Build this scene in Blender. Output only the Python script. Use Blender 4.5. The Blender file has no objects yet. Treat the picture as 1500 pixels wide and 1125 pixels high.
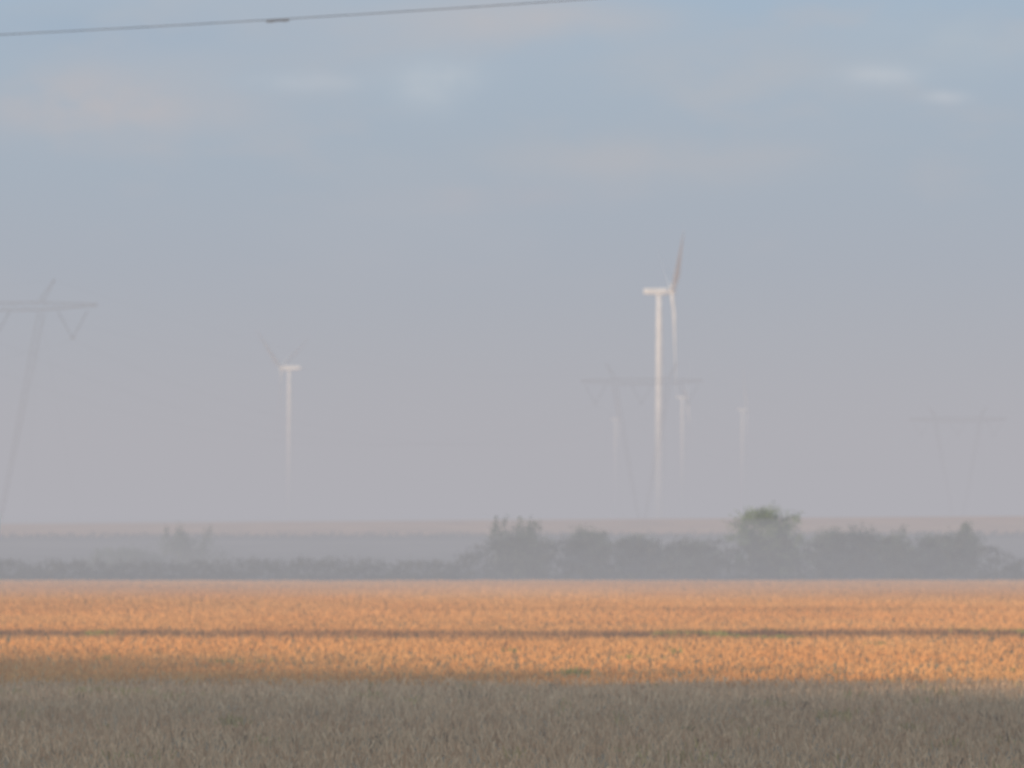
import bpy, math, numpy as np
from mathutils import Vector, Matrix
rng=np.random.default_rng(7)
P=9550.0; CH=3.0; HY=755.0
def wx(px,d): return (px-750)/P*d
def wz(py,d): return CH+(HY-py)/P*d
def lin(r,g,b):
    f=lambda c:(c/255/12.92 if c/255<=.04045 else ((c/255+.055)/1.055)**2.4)
    return (f(r),f(g),f(b),1)
sc=bpy.context.scene
sc.view_settings.view_transform='Standard'; sc.view_settings.look='None'; sc.view_settings.exposure=0
COL=sc.collection
SUN_EL=math.radians(7); SUN_AZ=math.radians(40)   # sun behind the viewer, to the left

# ---------------- helpers
def mat(name,color,rough=.9,noise=None):
    m=bpy.data.materials.new(name); m.use_nodes=True
    nt=m.node_tree; b=nt.nodes['Principled BSDF']
    b.inputs['Roughness'].default_value=rough
    b.inputs['Specular IOR Level'].default_value=.25
    n=nt.nodes.new('ShaderNodeTexNoise'); n.inputs['Scale'].default_value=noise or 3
    n.inputs['Detail'].default_value=5
    tc=nt.nodes.new('ShaderNodeTexCoord'); nt.links.new(tc.outputs['Object'],n.inputs['Vector'])
    r=nt.nodes.new('ShaderNodeValToRGB')
    r.color_ramp.elements[0].position=.3; r.color_ramp.elements[1].position=.7
    c=np.array(color[:3])
    r.color_ramp.elements[0].color=(*(c*.8),1); r.color_ramp.elements[1].color=(*np.minimum(c*1.12,1),1)
    nt.links.new(n.outputs['Fac'],r.inputs['Fac']); nt.links.new(r.outputs['Color'],b.inputs['Base Color'])
    return m
def attr_mat(name):
    m=bpy.data.materials.new(name); m.use_nodes=True
    nt=m.node_tree; nt.nodes.remove(nt.nodes['Principled BSDF'])
    b=nt.nodes.new('ShaderNodeBsdfDiffuse')
    a=nt.nodes.new('ShaderNodeAttribute'); a.attribute_name='tint'
    nt.links.new(a.outputs['Color'],b.inputs['Color'])
    nt.links.new(b.outputs[0],nt.nodes['Material Output'].inputs['Surface'])
    return m
def np_mesh(name,verts,faces,material,tint=None,parent=None,smooth=False):
    verts=np.asarray(verts,dtype=np.float32); faces=np.asarray(faces,dtype=np.int32)
    me=bpy.data.meshes.new(name); k=faces.shape[1]
    me.vertices.add(len(verts)); me.vertices.foreach_set('co',verts.ravel())
    me.loops.add(faces.size); me.loops.foreach_set('vertex_index',faces.ravel())
    me.polygons.add(len(faces)); me.polygons.foreach_set('loop_start',np.arange(0,faces.size,k,dtype=np.int32))
    me.update(calc_edges=True)
    if tint is not None:
        at=me.color_attributes.new('tint','FLOAT_COLOR','POINT')
        t=np.ones((len(verts),4),dtype=np.float32); t[:,:3]=tint
        at.data.foreach_set('color',t.ravel())
    me.materials.append(material)
    if smooth: me.polygons.foreach_set('use_smooth',np.ones(len(faces),dtype=bool))
    ob=bpy.data.objects.new(name,me); COL.objects.link(ob)
    if parent: ob.parent=parent
    return ob
def py_mesh(name,verts,faces,material,parent=None,smooth=False):
    me=bpy.data.meshes.new(name); me.from_pydata([tuple(v) for v in verts],[],faces); me.update()
    me.materials.append(material)
    if smooth:
        for p in me.polygons: p.use_smooth=True
    ob=bpy.data.objects.new(name,me); COL.objects.link(ob)
    if parent: ob.parent=parent
    return ob
def empty(name,loc,rotz=0):
    e=bpy.data.objects.new(name,None); COL.objects.link(e); e.location=loc; e.rotation_euler=(0,0,rotz); return e
def beam(V,F,a,b,r0,r1=None,n=4):
    r1=r0 if r1 is None else r1
    a=Vector(a); b=Vector(b); d=(b-a).normalized()
    u=d.orthogonal().normalized(); w=d.cross(u); s=len(V)
    for c,r in((a,r0),(b,r1)):
        for i in range(n):
            t=2*math.pi*i/n; V.append(c+u*math.cos(t)*r+w*math.sin(t)*r)
    for i in range(n):
        j=(i+1)%n; F.append((s+i,s+j,s+n+j,s+n+i))
    F.append(tuple(s+i for i in range(n))[::-1]); F.append(tuple(s+n+i for i in range(n)))
def vnoise(x,y,seed=0):
    xi=np.floor(x).astype(np.int64); yi=np.floor(y).astype(np.int64); xf=x-xi; yf=y-yi
    def h(a,b):
        n=(a*374761393+b*668265263+seed*974711)&0x7fffffff
        n=((n^(n>>13))*1274126177)&0x7fffffff
        return ((n^(n>>16))&0xffff)/65535.0
    u=xf*xf*(3-2*xf); v=yf*yf*(3-2*yf)
    return (h(xi,yi)*(1-u)+h(xi+1,yi)*u)*(1-v)+(h(xi,yi+1)*(1-u)+h(xi+1,yi+1)*u)*v

# ---------------- ground sheet
def gz(x,y):
    y=np.asarray(y,dtype=float); x=np.asarray(x,dtype=float)
    r=np.clip((y-500)/600,0,1); rise=r*r*(3-2*r)
    f=np.clip((y-1150)/900,0,1); fall=f*f*(3-2*f)
    crest=2.2+ .0075*x
    crest=np.clip(crest,0.8,2.95)
    return rise*crest - fall*(crest+3.0)
ys=np.concatenate([np.arange(-300,60,30),np.arange(60,300,6),np.arange(300,2200,25),np.linspace(2200,26000,40)])
xp=np.concatenate([np.arange(0,120,6),np.arange(120,600,40),np.array([600,800,1200,2000,4000,8000,14000])])
xs=np.concatenate([-xp[:0:-1],xp])
X,Y=np.meshgrid(xs,ys); Z=gz(X,Y)
Z+= (vnoise(X/9,Y/9,3)-.5)*.06*((Y>60)&(Y<300))
nx=len(xs); ny=len(ys)
idx=np.arange(nx*ny).reshape(ny,nx)
faces=np.stack([idx[:-1,:-1],idx[:-1,1:],idx[1:,1:],idx[1:,:-1]],-1).reshape(-1,4)
gm=bpy.data.materials.new('ground_soil_and_stubble'); gm.use_nodes=True
nt=gm.node_tree; N=nt.nodes; L=nt.links; b=N['Principled BSDF']
b.inputs['Roughness'].default_value=1; b.inputs['Specular IOR Level'].default_value=.05
tc=N.new('ShaderNodeTexCoord'); sep=N.new('ShaderNodeSeparateXYZ'); L.new(tc.outputs['Object'],sep.inputs[0])
nz=N.new('ShaderNodeTexNoise'); nz.inputs['Scale'].default_value=.05; nz.inputs['Detail'].default_value=6
L.new(tc.outputs['Object'],nz.inputs['Vector'])
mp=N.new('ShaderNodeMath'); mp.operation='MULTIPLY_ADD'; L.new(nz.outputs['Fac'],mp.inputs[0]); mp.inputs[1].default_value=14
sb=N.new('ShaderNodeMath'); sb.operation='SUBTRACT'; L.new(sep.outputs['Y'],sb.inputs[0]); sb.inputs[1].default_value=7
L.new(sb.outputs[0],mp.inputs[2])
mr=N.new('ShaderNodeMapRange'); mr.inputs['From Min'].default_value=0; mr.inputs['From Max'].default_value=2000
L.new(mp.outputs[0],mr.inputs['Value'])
rp=N.new('ShaderNodeValToRGB'); cr=rp.color_ramp; cr.interpolation='LINEAR'
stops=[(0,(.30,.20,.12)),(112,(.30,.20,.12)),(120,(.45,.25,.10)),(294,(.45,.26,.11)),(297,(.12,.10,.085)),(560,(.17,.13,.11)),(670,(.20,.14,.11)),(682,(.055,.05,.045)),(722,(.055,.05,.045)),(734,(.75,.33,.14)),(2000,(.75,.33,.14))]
while len(cr.elements)<len(stops): cr.elements.new(.5)
for i,(p,c) in enumerate(stops):
    cr.elements[i].position=p/2000; cr.elements[i].color=(*c,1)
L.new(mr.outputs[0],rp.inputs['Fac'])
n2=N.new('ShaderNodeTexNoise'); n2.inputs['Scale'].default_value=1.2; n2.inputs['Detail'].default_value=8
mpg=N.new('ShaderNodeMapping'); mpg.inputs['Scale'].default_value=(.15,.02,1); L.new(tc.outputs['Object'],mpg.inputs[0]); L.new(mpg.outputs[0],n2.inputs['Vector'])
r2=N.new('ShaderNodeMapRange'); r2.inputs['From Min'].default_value=.3; r2.inputs['From Max'].default_value=.7; r2.inputs['To Min'].default_value=.7; r2.inputs['To Max'].default_value=1.3
L.new(n2.outputs['Fac'],r2.inputs['Value'])
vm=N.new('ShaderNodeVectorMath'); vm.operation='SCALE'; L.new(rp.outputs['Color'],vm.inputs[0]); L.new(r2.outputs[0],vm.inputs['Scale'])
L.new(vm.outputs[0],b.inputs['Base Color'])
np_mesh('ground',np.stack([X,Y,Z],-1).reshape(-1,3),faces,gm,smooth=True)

# ---------------- blades (stubble / grass)
bl=attr_mat('dry_stalks')
def blades(name,y0,y1,dens,colf,hf,wid):
    W1=.12*y1+8
    n=int(dens*(y1-y0)*2*W1)
    y=rng.uniform(y0,y1,n); x=rng.uniform(-W1,W1,n)
    k=np.abs(x)<.12*y+8; x=x[k]; y=y[k]
    h=hf(x,y); k=h>.01; x=x[k]; y=y[k]; h=h[k]; n=len(x)
    a=rng.uniform(0,math.pi,n); w=wid*rng.uniform(.6,1.4,n)
    dx=np.cos(a)*w/2; dy=np.sin(a)*w/2; z=gz(x,y)-.03
    lx=rng.normal(0,.3,n)*h; ly=rng.normal(0,.3,n)*h
    v=np.empty((n,4,3))
    v[:,0]=np.stack([x-dx,y-dy,z],-1); v[:,1]=np.stack([x+dx,y+dy,z],-1)
    v[:,2]=np.stack([x+dx*.45+lx,y+dy*.45+ly,z+h],-1); v[:,3]=np.stack([x-dx*.45+lx,y-dy*.45+ly,z+h*.93],-1)
    c=colf(x,y,n); c=np.repeat(c[:,None,:],4,1)
    np_mesh(name,v.reshape(-1,3),np.arange(n*4).reshape(-1,4),bl,tint=c.reshape(-1,3))
def mixc(a,b,t): return np.array(a)*(1-t[:,None])+np.array(b)*t[:,None]
def straw_h(x,y):
    return .12*(.85+.25*vnoise(x/1.1,y/2.5,1))*rng.uniform(.75,1.25,len(x))*(.85+.25*vnoise(x/8,y/16,2))
def tram(x): return 162+ .02*x+(vnoise(x/11,x*0,8)-.5)*3
def straw_c(x,y,n):
    c=mixc((.69,.31,.10),(.77,.395,.145),vnoise(x/3,y/9,11)*.7+rng.uniform(0,.3,n))
    lf=vnoise(x/14,y/22,12); c*= (.87+.24*lf)[:,None]
    c*=rng.uniform(.88,1.12,n)[:,None]
    m=np.exp(-((y-tram(x))/5.0)**2)*(.55+.45*vnoise(x/5,y*0,15))
    c=c*(1-m[:,None])+np.array((.11,.075,.055))*m[:,None]
    g=((vnoise(x/1.3,y/3,21)>.84)&(m>.25))|((vnoise(x/1.2,y/2.5,22)>.94)&(y<150))
    c[g]=np.array((.28,.25,.07))*rng.uniform(.7,1.2,(g.sum(),1))
    m2=.3*np.exp(-((y-205-.03*x)/4)**2)*vnoise(x/9,y*0,17); c*=(1-m2)[:,None]
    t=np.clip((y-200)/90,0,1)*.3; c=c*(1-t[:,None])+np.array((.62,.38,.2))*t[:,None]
    return c
def weed_h(x,y):
    m=np.exp(-((y-tram(x))/2.6)**2)
    return straw_h(x,y)*(1+.7*m*vnoise(x/.8,y*0,33))
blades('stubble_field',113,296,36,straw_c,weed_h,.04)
def grass_h(x,y):
    return .16*(.75+.4*vnoise(x/.9,y/1.8,41))*rng.uniform(.6,1.3,len(x))
def grass_c(x,y,n):
    c=mixc((.70,.435,.25),(.62,.41,.24),np.clip(vnoise(x/2.5,y/5,51)*.8+rng.uniform(0,.3,n),0,1))
    c*=(.80+.34*vnoise(x/7,y/12,52))[:,None]; c*=rng.uniform(.8,1.18,n)[:,None]
    g=vnoise(x/.8,y/1.6,53)>.86; c[g]*=np.array((.76,.84,.66))
    g=vnoise(x/.35,y/.8,54)>.92; c[g]*=.5
    return c
blades('rough_grass',60,115,60,grass_c,grass_h,.032)

# ---------------- foliage
lf=attr_mat('foliage_leaves')
bark=mat('bark',(.10,.08,.06),.9,6)
def leafcloud(name,centers,rad,per,size,c0,c1,parent=None):
    centers=np.asarray(centers); rad=np.asarray(rad)
    if rad.ndim==1: rad=np.repeat(rad[:,None],3,1)
    m=len(centers); k=np.repeat(np.arange(m),per); n=len(k)
    p=centers[k]+rng.normal(0,.5,(n,3))*rad[k]
    p[:,2]=np.where(p[:,2]<.02,rng.uniform(.02,.2,n),p[:,2]) if centers[:,2].max()<12 and centers[:,1].min()<650 else p[:,2]
    u=rng.normal(0,1,(n,3)); u/=np.linalg.norm(u,axis=1)[:,None]
    w=np.cross(u,rng.normal(0,1,(n,3))); w/=np.linalg.norm(w,axis=1)[:,None]
    s=size*rng.uniform(.6,1.4,n)[:,None]
    v=np.stack([p-u*s*.5,p+w*s*.28,p+u*s*.5,p-w*s*.28],1)
    cl=rng.uniform(0,1,m)[k]; c=mixc(c0,c1,np.clip(cl*.8+rng.uniform(0,.2,n),0,1))
    c=np.repeat(c[:,None,:],4,1)
    return np_mesh(name,v.reshape(-1,3),np.arange(n*4).reshape(-1,4),lf,tint=c.reshape(-1,3),parent=parent)
def bush(px0,px1,ptop,y,kind='round',name='bush',c0=(.06,.085,.035),c1=(.14,.165,.075),dens=1.0):
    x0=wx(px0,y); x1=wx(px1,y); h=wz(ptop,y); cx=(x0+x1)/2; w=(x1-x0)/2
    e=empty(name,(cx,y,0))
    V=[];F=[]; cs=[];rs=[]
    nst=9 if kind=='round' else 8
    for i in range(nst):
        a=rng.uniform(0,2*math.pi); q=rng.uniform(.15,.95)
        if kind=='round':
            tip=Vector((math.cos(a)*w*q*.85,math.sin(a)*w*q*.7,h*(1-.42*q*q)*rng.uniform(.8,.93)))
        else:
            tx=rng.uniform(-.9,.9)*w
            tip=Vector((tx,rng.uniform(-1,1),h*rng.uniform(.5,.96)))
        base=Vector((tip.x*.25,tip.y*.3,-.05)); mid=base.lerp(tip,.5)+Vector((rng.normal(0,.15),rng.normal(0,.15),.1))
        beam(V,F,base,mid,.05,.035,5); beam(V,F,mid,tip,.035,.012,5)
        for t in np.linspace(.2,1,8):
            p=(base.lerp(mid,t*2) if t<.5 else mid.lerp(tip,t*2-1))
            if kind=='round':
                r=rng.uniform(.25,.5); cs.append(p+Vector((rng.normal(0,.25),rng.normal(0,.25),rng.normal(0,.12)))); rs.append((r,r,r*.8))
            else:
                r=(.55*(1-t)+.2)*rng.uniform(.8,1.3); cs.append(p+Vector((rng.normal(0,.16),rng.normal(0,.14),0))); rs.append((r,r,.4))
    if kind=='round':
        for i in range(80):
            a=rng.uniform(0,2*math.pi); q=rng.uniform(0,1)**.5; zz=rng.uniform(.06,.92)
            prof=min(1,(zz+.6)*1.25)*math.sqrt(max(0,1-max(0,(zz-.35)/.68)**2))
            r=rng.uniform(.22,.5); cs.append((math.cos(a)*w*q*prof*.95,math.sin(a)*w*q*prof*.8,h*zz)); rs.append((r,r,r*.8))
    else:
        for i in range(30):
            cs.append((rng.uniform(-1,1)*w,rng.uniform(-1,1),h*rng.uniform(.05,.62))); rs.append((.45,.4,.45))
    py_mesh('branches',V,F,bark,parent=e)
    leafcloud('leaves',cs,rs,int(70*dens),.12,c0,c1,parent=e)
    return e
bush(1056,1194,740,312,'round',c0=(.11,.15,.055),c1=(.22,.28,.12),dens=1.2)
bush(722,768,764,318,'spiky'); bush(762,802,766,316,'spiky')
bush(822,905,778,318,'round'); bush(900,972,783,321,'round')
bush(965,1062,797,320,'round')
bush(1188,1248,777,319,'round'); bush(1240,1292,772,317,'spiky')
bush(1288,1345,769,316,'spiky'); bush(1338,1400,786,320,'round'); bush(1385,1434,762,317,'spiky')
bush(238,330,772,372,'spiky',dens=.7); bush(120,250,804,360,'round',dens=.6)
bush(-120,-20,790,335,'round'); bush(1560,1680,780,325,'round')
cs=[];rs=[]
for x in np.arange(-70,70,.08):
    px=x/308*P+750
    f=np.clip((px-660)/60,0,1)*np.clip((1480-px)/50,0,1)
    hh=.62+.3*vnoise(np.array([x/3.]),np.array([.5]),61)[0]+f*(1.0+.4*vnoise(np.array([x/1.7]),np.array([1.5]),62)[0])
    for j in range(2):
        yy=rng.uniform(303,312); z=rng.uniform(.02,1)**1.1*hh
        cs.append((x+rng.normal(0,.1),yy,z)); rs.append((.35,.35,.22))
leafcloud('scrub',cs,rs,26,.14,(.05,.055,.038),(.10,.095,.065))
cs=[];rs=[]
for x in np.arange(-130,130,.3):
    cs.append((x,712+rng.normal(0,1.5),float(gz(x,712))+rng.uniform(.05,.4))); rs.append(rng.uniform(.15,.35))
leafcloud('distant_verge',cs,rs,16,.3,(.05,.05,.04),(.08,.075,.055))

# ---------------- added unseen trees behind the viewpoint, put in to shade the near grass
cs=[];rs=[];V=[];F=[]
def rowH(x): return 22.0-(x+118)*.10+ .3*float(vnoise(np.array([x/9.]),np.array([.3]),71)[0])  # tree height shaped so the cast shadow edge slants across the field
for i in range(10500):
    x=rng.uniform(-260,50); H=min(max(rowH(x),14),30); z=H*rng.uniform(.05,1)-.6
    if rng.uniform()<.2: z=H-rng.uniform(.6,2.5)
    cs.append((x,-16+rng.uniform(-2.5,2.5),z)); rs.append(rng.uniform(.7,1.2))
for x in np.arange(-258,50,5.5):
    xx=x+rng.normal(0,.5); H=min(max(rowH(x),14),30)
    beam(V,F,(xx,-16,-.1),(xx+rng.normal(0,.3),-16,H*.5),.28,.16,8); beam(V,F,(xx,-16,H*.5-.02),(xx,-16,H*.92),.16,.04,8)
    for k in range(7):
        z=H*rng.uniform(.2,.8); a=rng.uniform(0,6.28); beam(V,F,(xx,-16,z),(xx+math.cos(a)*2,-16+math.sin(a)*1.6,z+2.2),.07,.02,5)
tr=empty('added_shade_trees',(0,0,0)); py_mesh('trunks',V,F,bark,parent=tr)
leafcloud('crowns',cs,rs,18,1.3,(.05,.07,.03),(.09,.12,.05),parent=tr)

# ---------------- wind turbines
white=mat('turbine_paint',(.78,.77,.75),.45,.3)
def ring_loft(sections,name,m,parent,smooth=True):
    n=len(sections[0]); V=[p for s in sections for p in s]; F=[]
    for i in range(len(sections)-1):
        for j in range(n):
            k=(j+1)%n; F.append((i*n+j,i*n+k,(i+1)*n+k,(i+1)*n+j))
    F.append(tuple(range(n))[::-1]); F.append(tuple((len(sections)-1)*n+j for j in range(n)))
    return py_mesh(name,V,F,m,parent,smooth)
def turbine(px,pyhub,D,axis_deg,phase_deg,L=50,pitch=(20,20,20),front=5.8,back=7,sc_=1.0,chs=1.0,tilt=3,nac=1.0):
    x=wx(px,D); zh=wz(pyhub,D); e=empty('wind_turbine',(x,D,0))
    g=-3.2
    secs=[]
    for t in np.linspace(0,1,9):
        r=(2.15*(1-t)+1.35*t)*sc_; z=g+(zh-1.3*nac-g)*t
        secs.append([(r*math.cos(a),r*math.sin(a),z) for a in np.linspace(0,2*math.pi,32,endpoint=False)])
    ring_loft(secs,'tower',white,e)
    head=bpy.data.objects.new('nacelle_mount',None); COL.objects.link(head); head.parent=e
    head.location=(0,0,zh); head.rotation_euler=(0,0,math.radians(axis_deg))
    prof=[(-back,1.0,1.0),(-back+.5,1.4,1.3),(-2,1.7,1.5),(2.2,1.8,1.6),(front-1.6,1.4,1.4),(front-1.4,1.0,1.0)]
    secs=[]
    for (xx,w,h) in prof:
        s=[]
        for a in np.linspace(0,2*math.pi,24,endpoint=False):
            c,s_=math.cos(a),math.sin(a); s.append((xx*nac,nac*w*math.copysign(abs(c)**.5,c),nac*(h*math.copysign(abs(s_)**.5,s_)+.1)))
        secs.append(s)
    ring_loft(secs,'nacelle',white,head)
    rot=bpy.data.objects.new('rotor_mount',None); COL.objects.link(rot); rot.parent=head
    rot.location=(front*nac,0,0); rot.rotation_euler=(0,math.radians(-tilt),0)
    secs=[[(xx*nac,nac*r*math.cos(a),nac*r*math.sin(a)) for a in np.linspace(0,2*math.pi,20,endpoint=False)] for xx,r in((-1.4,1.3),(-.8,1.65),(.6,1.6),(1.4,1.1),(1.9,.35))]
    ring_loft(secs,'hub',white,rot)
    for i in range(3):
        secs=[]
        for t in np.linspace(0,1,16):
            z=1+t*(L-1)
            ch=1.9+(3.6-1.9)*min(1,t/.2) if t<.2 else 3.6*(1-(t-.2)/.8)**.85+.3
            ch*=chs
            th=((1.9*(1-t/.2)+ .7*(t/.2)) if t<.2 else .7*(1-(t-.2)/.8)**1.3+.06)*chs
            tw=math.radians(pitch[i]+16*(1-t)**2)
            s=[]
            for a in np.linspace(0,2*math.pi,14,endpoint=False):
                cx=math.cos(a)*ch/2+(.25*ch if t>.1 else 0); cy=math.sin(a)*th/2*(1+.4*math.cos(a))
                s.append((cx*math.sin(tw)+cy*math.cos(tw), cx*math.cos(tw)-cy*math.sin(tw), z))
            secs.append(s)
        ob=ring_loft(secs,'blade_%d'%(i+1),white,rot); ob.rotation_euler=(math.radians(phase_deg+120*i),0,0)
    return e
turbine(966,427,2900,7,58,L=48,pitch=(44,-3,34),tilt=2,chs=1.05)
turbine(424,539,4400,155,62,L=47,pitch=(8,8,8),front=6,back=9,sc_=1.0,chs=.75)
turbine(902,614,6800,-8,30,L=42,pitch=(40,40,40),chs=.45,nac=.7,front=5)
turbine(1000,582,5450,-8,75,L=42,pitch=(40,40,40),chs=.45,nac=.7,front=5)
turbine(1088,600,6080,-8,20,L=42,pitch=(40,40,40),chs=.45,nac=.7,front=5)

# ---------------- guyed-V lattice pylons
steel=mat('galvanised_steel',(.13,.13,.135),.6,2)
glass=mat('insulator_glass',(.09,.10,.10),.3,8)
wire=mat('conductor_aluminium',(.10,.11,.13),.6,2)
def truss(V,F,a,b,w0,w1,n,r=.06):
    a=Vector(a); b=Vector(b); d=(b-a).normalized()
    u=Vector((0,1,0)); u=(u-d*u.dot(d)).normalized(); v=d.cross(u)
    st=[]
    for i in range(n+1):
        t=i/n; w=(w0*(1-t)+w1*t)/2; c=a.lerp(b,t)
        st.append([c+u*w+v*w,c-u*w+v*w,c-u*w-v*w,c+u*w-v*w])
    for i in range(n):
        for k in range(4):
            beam(V,F,st[i][k],st[i+1][k],r)
            k2=(k+1)%4
            if i%2: beam(V,F,st[i][k],st[i+1][k2],r*.6)
            else: beam(V,F,st[i][k2],st[i+1][k],r*.6)
def pylon(px,parm,D,half,leg,rotz,q=1.0,name='power_pylon'):
    x=wx(px,D); g=float(gz(x,D)); H=wz(parm,D)-g
    e=empty(name,(x,D,g),rotz)
    V=[];F=[]
    for s in(-1,1):
        truss(V,F,(s*.6,0,0),(s*leg,0,H-.9),.35,.9,18,.017*q)
        truss(V,F,(s*leg,0,H),(s*half,0,H+.15),1.1,.25,6,.042*q)
        truss(V,F,(s*leg,0,H+.6),(s*(leg+1.9),0,H+3.6),.7,.12,4,.016*q)
        for gy in(-1,1): beam(V,F,(s*leg,0,H-1),(s*leg*1.25,gy*13,.0),.008)
    truss(V,F,(-leg,0,H),(leg,0,H),1.1,1.1,9,.042*q)
    py_mesh('lattice_frame',V,F,steel,e)
    V=[];F=[]; pts=[]
    for cx in(-half*.76,0,half*.76):
        for s in(-1,1): beam(V,F,(cx+s*2.1,0,H-.7),(cx,0,H-4.4),.05,.05,6)
        beam(V,F,(cx-.35,0,H-4.45),(cx+.35,0,H-4.45),.06); pts.append((cx,0,H-4.6))
    py_mesh('insulator_strings',V,F,glass,e)
    pts+= [(-(leg+1.9),0,H+3.6),(leg+1.9,0,H+3.6)]
    M=Matrix.Translation((x,D,g))@Matrix.Rotation(rotz,4,'Z')
    return [M@Vector(p) for p in pts]
A0=math.radians(-13)
pys=[pylon(-8,449,890,14.6,6.6,A0),pylon(940,559,1300,12.4,5.4,A0,1.25),pylon(1403,615,1816,13.6,6.2,A0,1.9)]
D=480; A=pylon(750+(-168)/D*P,HY-24.5/D*P,D,14.6,6.6,A0); pys.insert(0,A)
D=2340; A=pylon(750+226/D*P,HY-25/D*P,D,13.6,6.2,A0); pys.append(A)
V=[];F=[]
for i in range(len(pys)-1):
    for k in range(5):
        a,b_=pys[i][k],pys[i+1][k]; sag=11 if k<3 else 7; prev=None
        for t in np.linspace(0,1,25):
            p=a.lerp(b_,t); p.z-=sag*4*t*(1-t)
            if prev is not None: beam(V,F,prev,p,.009 if k<3 else .005,n=3)
            prev=p
py_mesh('power_line_conductors',V,F,wire)
def cab(x): return 199-.25*(x+15.6)
x1,x2,x3=-15.6,wx(400,195),wx(830,194)
zz=[wz(50,cab(x1)),wz(27,cab(x2)),wz(0,cab(x3))]
co=np.polyfit([x1,x3],[zz[0]-.00055*x1*x1,zz[2]-.00055*x3*x3],1)
cz=lambda x:.00055*x*x+co[0]*x+co[1]
V=[];F=[];prev=None
for x in np.linspace(-130,110,120):
    p=Vector((x,cab(x),cz(x)))
    if prev is not None: beam(V,F,prev,p,.015,n=6)
    prev=p
cable=empty('overhead_cable',(0,0,0)); py_mesh('strand',V,F,wire,cable,True)
V=[];F=[]
xa,xb=wx(386,195),wx(420,195)
pa=Vector((xa,cab(xa),cz(xa)-.035)); pb=Vector((xb,cab(xb),cz(xb)-.035))
beam(V,F,pa,pa.lerp(pb,.3),.035,.05,8); beam(V,F,pa.lerp(pb,.3),pa.lerp(pb,.7),.03,.03,8); beam(V,F,pa.lerp(pb,.7),pb,.05,.035,8)
py_mesh('vibration_damper',V,F,wire,cable)
for x in(-130,110):
    y=cab(x); z=cz(x); V=[];F=[]
    pe=empty('utility_pole',(x,y,0))
    beam(V,F,(0,0,-.2),(0,0,z+1.2),.35,.16,14); beam(V,F,(0,-1.4,z+.6),(0,1.4,z+.6),.1,.1,6)
    beam(V,F,(0,-1.2,z-.3),(0,0,z-1.4),.05); beam(V,F,(0,0,z+.5),(0,0,z),.12,.08,8)
    py_mesh('pole',V,F,steel,pe)

# ---------------- haze: absorbing air layers whose own glow stands in for scattered light
HC=np.array(lin(175,174,180)[:3])
def air(name,sig,col):
    m=bpy.data.materials.new(name+'_glowing_air'); m.use_nodes=True; nt=m.node_tree
    nt.nodes.remove(nt.nodes['Principled BSDF'])
    ab=nt.nodes.new('ShaderNodeVolumeAbsorption'); ab.inputs['Color'].default_value=(0,0,0,1); ab.inputs['Density'].default_value=sig
    em=nt.nodes.new('ShaderNodeEmission'); em.inputs['Color'].default_value=(*col,1); em.inputs['Strength'].default_value=sig  # emission replaces the light that haze and mist would scatter
    ad=nt.nodes.new('ShaderNodeAddShader'); nt.links.new(ab.outputs[0],ad.inputs[0]); nt.links.new(em.outputs[0],ad.inputs[1])
    nt.links.new(ad.outputs[0],nt.nodes['Material Output'].inputs['Volume'])
    return m
def haze(name,x0,x1,y0,y1,h,sig,col=HC):
    V=[(x,y,z) for z in(-12-h*.01,h) for x,y in((x0,y0),(x1,y0),(x1,y1),(x0,y1))]
    F=[(3,2,1,0),(4,5,6,7),(0,1,5,4),(1,2,6,5),(2,3,7,6),(3,0,4,7)]
    return py_mesh(name,V,F,air(name,sig,col))
layers=[(9,.00045),(22,.00060),(50,.00018),(130,.00011)]
for i,(h,s) in enumerate(layers):
    haze('haze',-9000-i*11,9000+i*11,-400-i*11,14000+i*50,h,s)
MC=np.array(lin(171,170,174)[:3])
V=[];F=[]; prof=[]
for a in np.linspace(0,math.pi,33):
    prof.append((287-62*math.cos(a),2.9*math.sin(a)**.9 if 0<a<math.pi else 0))
prof=[(225,-1.5)]+prof+[(349,-1.5)]
n=len(prof)
for x in(-420,420):
    for (y,z) in prof: V.append((x,y,z))
for i in range(n):
    j=(i+1)%n; F.append((i,n+i,n+j,j))
F.append(tuple(range(n))); F.append(tuple(range(n,2*n))[::-1])
py_mesh('mist_bank',V,F,air('mist_bank',.0078,MC))

# ---------------- world
w=bpy.data.worlds.new('World'); sc.world=w; w.use_nodes=True
nt=w.node_tree; N=nt.nodes; L=nt.links; bg=N['Background']; bg.inputs['Strength'].default_value=.1
sky=N.new('ShaderNodeTexSky'); sky.sky_type='NISHITA'; sky.sun_disc=False
sky.sun_elevation=SUN_EL; sky.sun_rotation=math.radians(180)+SUN_AZ; sky.dust_density=3
tc=N.new('ShaderNodeTexCoord'); sep=N.new('ShaderNodeSeparateXYZ'); L.new(tc.outputs['Generated'],sep.inputs[0])
def M(op,a,b=None,c=None):
    n=N.new('ShaderNodeMath'); n.operation=op
    for i,v in enumerate((a,b,c)):
        if v is None: continue
        if isinstance(v,(int,float)): n.inputs[i].default_value=v
        else: L.new(v,n.inputs[i])
    return n.outputs[0]
def MIX(f,a,b_):
    n=N.new('ShaderNodeMix'); n.data_type='RGBA'
    if isinstance(f,(int,float)): n.inputs['Factor'].default_value=f
    else: L.new(f,n.inputs['Factor'])
    for nm,v in(('A',a),('B',b_)):
        s=[i for i in n.inputs if i.name==nm and i.type=='RGBA'][0]
        if isinstance(v,tuple): s.default_value=v
        else: L.new(v,s)
    return [o for o in n.outputs if o.type=='RGBA'][0]
mr=N.new('ShaderNodeMapRange'); mr.inputs['From Max'].default_value=.1; L.new(sep.outputs['Z'],mr.inputs['Value'])
rp=N.new('ShaderNodeValToRGB'); cr=rp.color_ramp
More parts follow.
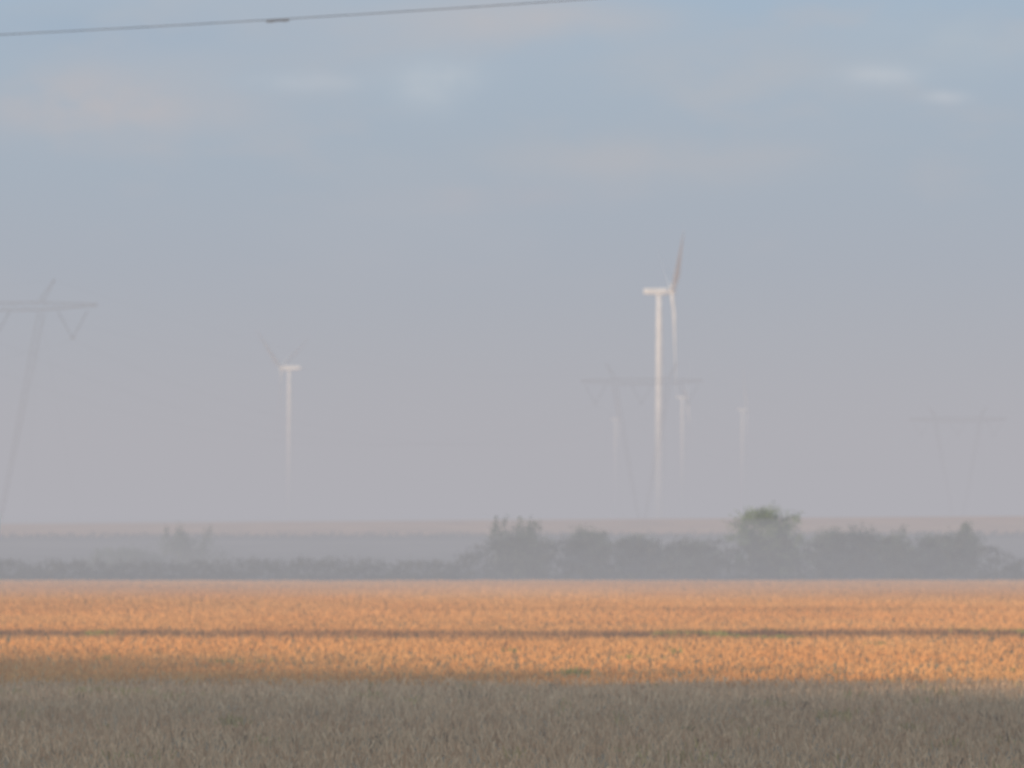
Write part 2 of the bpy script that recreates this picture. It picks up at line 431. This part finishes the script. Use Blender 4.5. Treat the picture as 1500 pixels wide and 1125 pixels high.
st=[(0,(175,174,180)),(.10,(171,174,181)),(.24,(162,173,184)),(.38,(156,173,189)),(.55,(154,177,195)),(.70,(156,181,201)),(.80,(153,183,207)),(1,(152,185,212))]
while len(cr.elements)<len(st): cr.elements.new(.5)
for i,(p,c) in enumerate(st): cr.elements[i].position=p; cr.elements[i].color=lin(*c)
L.new(mr.outputs[0],rp.inputs['Fac']); col=rp.outputs['Color']
def noise(scale,sz,detail,seed):
    mpn=N.new('ShaderNodeMapping'); mpn.inputs['Scale'].default_value=(1,1,sz); mpn.inputs['Location'].default_value=(seed,seed*.7,seed*.3)
    L.new(tc.outputs['Generated'],mpn.inputs[0]); n=N.new('ShaderNodeTexNoise'); n.inputs['Scale'].default_value=scale; n.inputs['Detail'].default_value=detail; n.inputs['Roughness'].default_value=.5
    L.new(mpn.outputs[0],n.inputs['Vector']); return n.outputs['Fac']
def ss(v,a,b_,t=1.0):
    m=N.new('ShaderNodeMapRange'); m.interpolation_type='SMOOTHSTEP'; m.inputs['From Min'].default_value=a; m.inputs['From Max'].default_value=b_; m.inputs['To Max'].default_value=t
    L.new(v,m.inputs['Value']); return m.outputs[0]
hi=ss(sep.outputs['Z'],.022,.06)
n1=noise(16,3.2,4,3.1); n2=noise(42,2.6,5,8.3)
col=MIX(M('MULTIPLY',ss(n1,.42,.66,.5),hi),col,lin(175,184,194))
col=MIX(M('MULTIPLY',ss(n2,.5,.75,.35),hi),col,lin(184,185,190))
nb=noise(70,1.8,5,1.7)
def blob(px,py,sx,sy,c,amt):
    global col
    cx=(px-750)/P; cz_=(HY-py)/P
    a=M('POWER',M('ABSOLUTE',M('DIVIDE',M('SUBTRACT',sep.outputs['X'],cx),sx/P)),2.0)
    b_=M('POWER',M('ABSOLUTE',M('DIVIDE',M('SUBTRACT',sep.outputs['Z'],cz_),sy/P)),2.0)
    g=M('EXPONENT',M('MULTIPLY',M('ADD',a,b_),-1.0))
    g=M('MULTIPLY',g,ss(nb,.2,.65)); g=M('MULTIPLY',g,ss(sep.outputs['Y'],0,.5)); g=M('MULTIPLY',g,amt)
    col=MIX(g,col,lin(*c))
blob(150,50,240,38,(146,176,201),.8)
blob(150,155,180,48,(188,186,189),1.0); blob(640,120,60,38,(187,201,211),1.0); blob(450,122,80,14,(183,197,209),.85)
blob(1290,112,55,15,(202,212,220),.85); blob(1385,145,32,10,(198,208,217),.75); blob(760,30,190,26,(184,187,193),.9)
blob(1080,120,180,50,(178,186,194),.75); blob(930,235,230,38,(176,183,191),.9); blob(720,290,130,18,(174,178,188),.6)
blob(1400,60,130,50,(175,192,204),.6)
gain=M('ADD',ss(sep.outputs['Z'],.1,.5,4.5),10.3)
sc10=N.new('ShaderNodeVectorMath'); sc10.operation='SCALE'; L.new(col,sc10.inputs[0]); L.new(gain,sc10.inputs['Scale'])
up=ss(sep.outputs['Z'],.1,.6,.25)
fin=MIX(up,sc10.outputs[0],sky.outputs[0])
L.new(fin,bg.inputs['Color'])

# ---------------- sun
ld=bpy.data.lights.new('sun','SUN'); ld.energy=4.4; ld.angle=math.radians(.53); ld.color=(1,.77,.54)
lo=bpy.data.objects.new('sun',ld); COL.objects.link(lo)
sd=Vector((-math.sin(SUN_AZ)*math.cos(SUN_EL),-math.cos(SUN_AZ)*math.cos(SUN_EL),math.sin(SUN_EL)))
lo.rotation_euler=(-sd).to_track_quat('-Z','Y').to_euler(); lo.location=sd*300

# ---------------- camera
cd=bpy.data.cameras.new('camera'); cam=bpy.data.objects.new('camera',cd); COL.objects.link(cam)
cd.sensor_width=36; cd.lens=36*P/1500; cd.clip_start=.5; cd.clip_end=60000
cam.location=(0,0,CH); cam.rotation_euler=(math.radians(90)+math.atan((HY-562.5)/P),0,0)
cd.dof.use_dof=True; cd.dof.focus_distance=45; cd.dof.aperture_fstop=5.8
sc.camera=cam
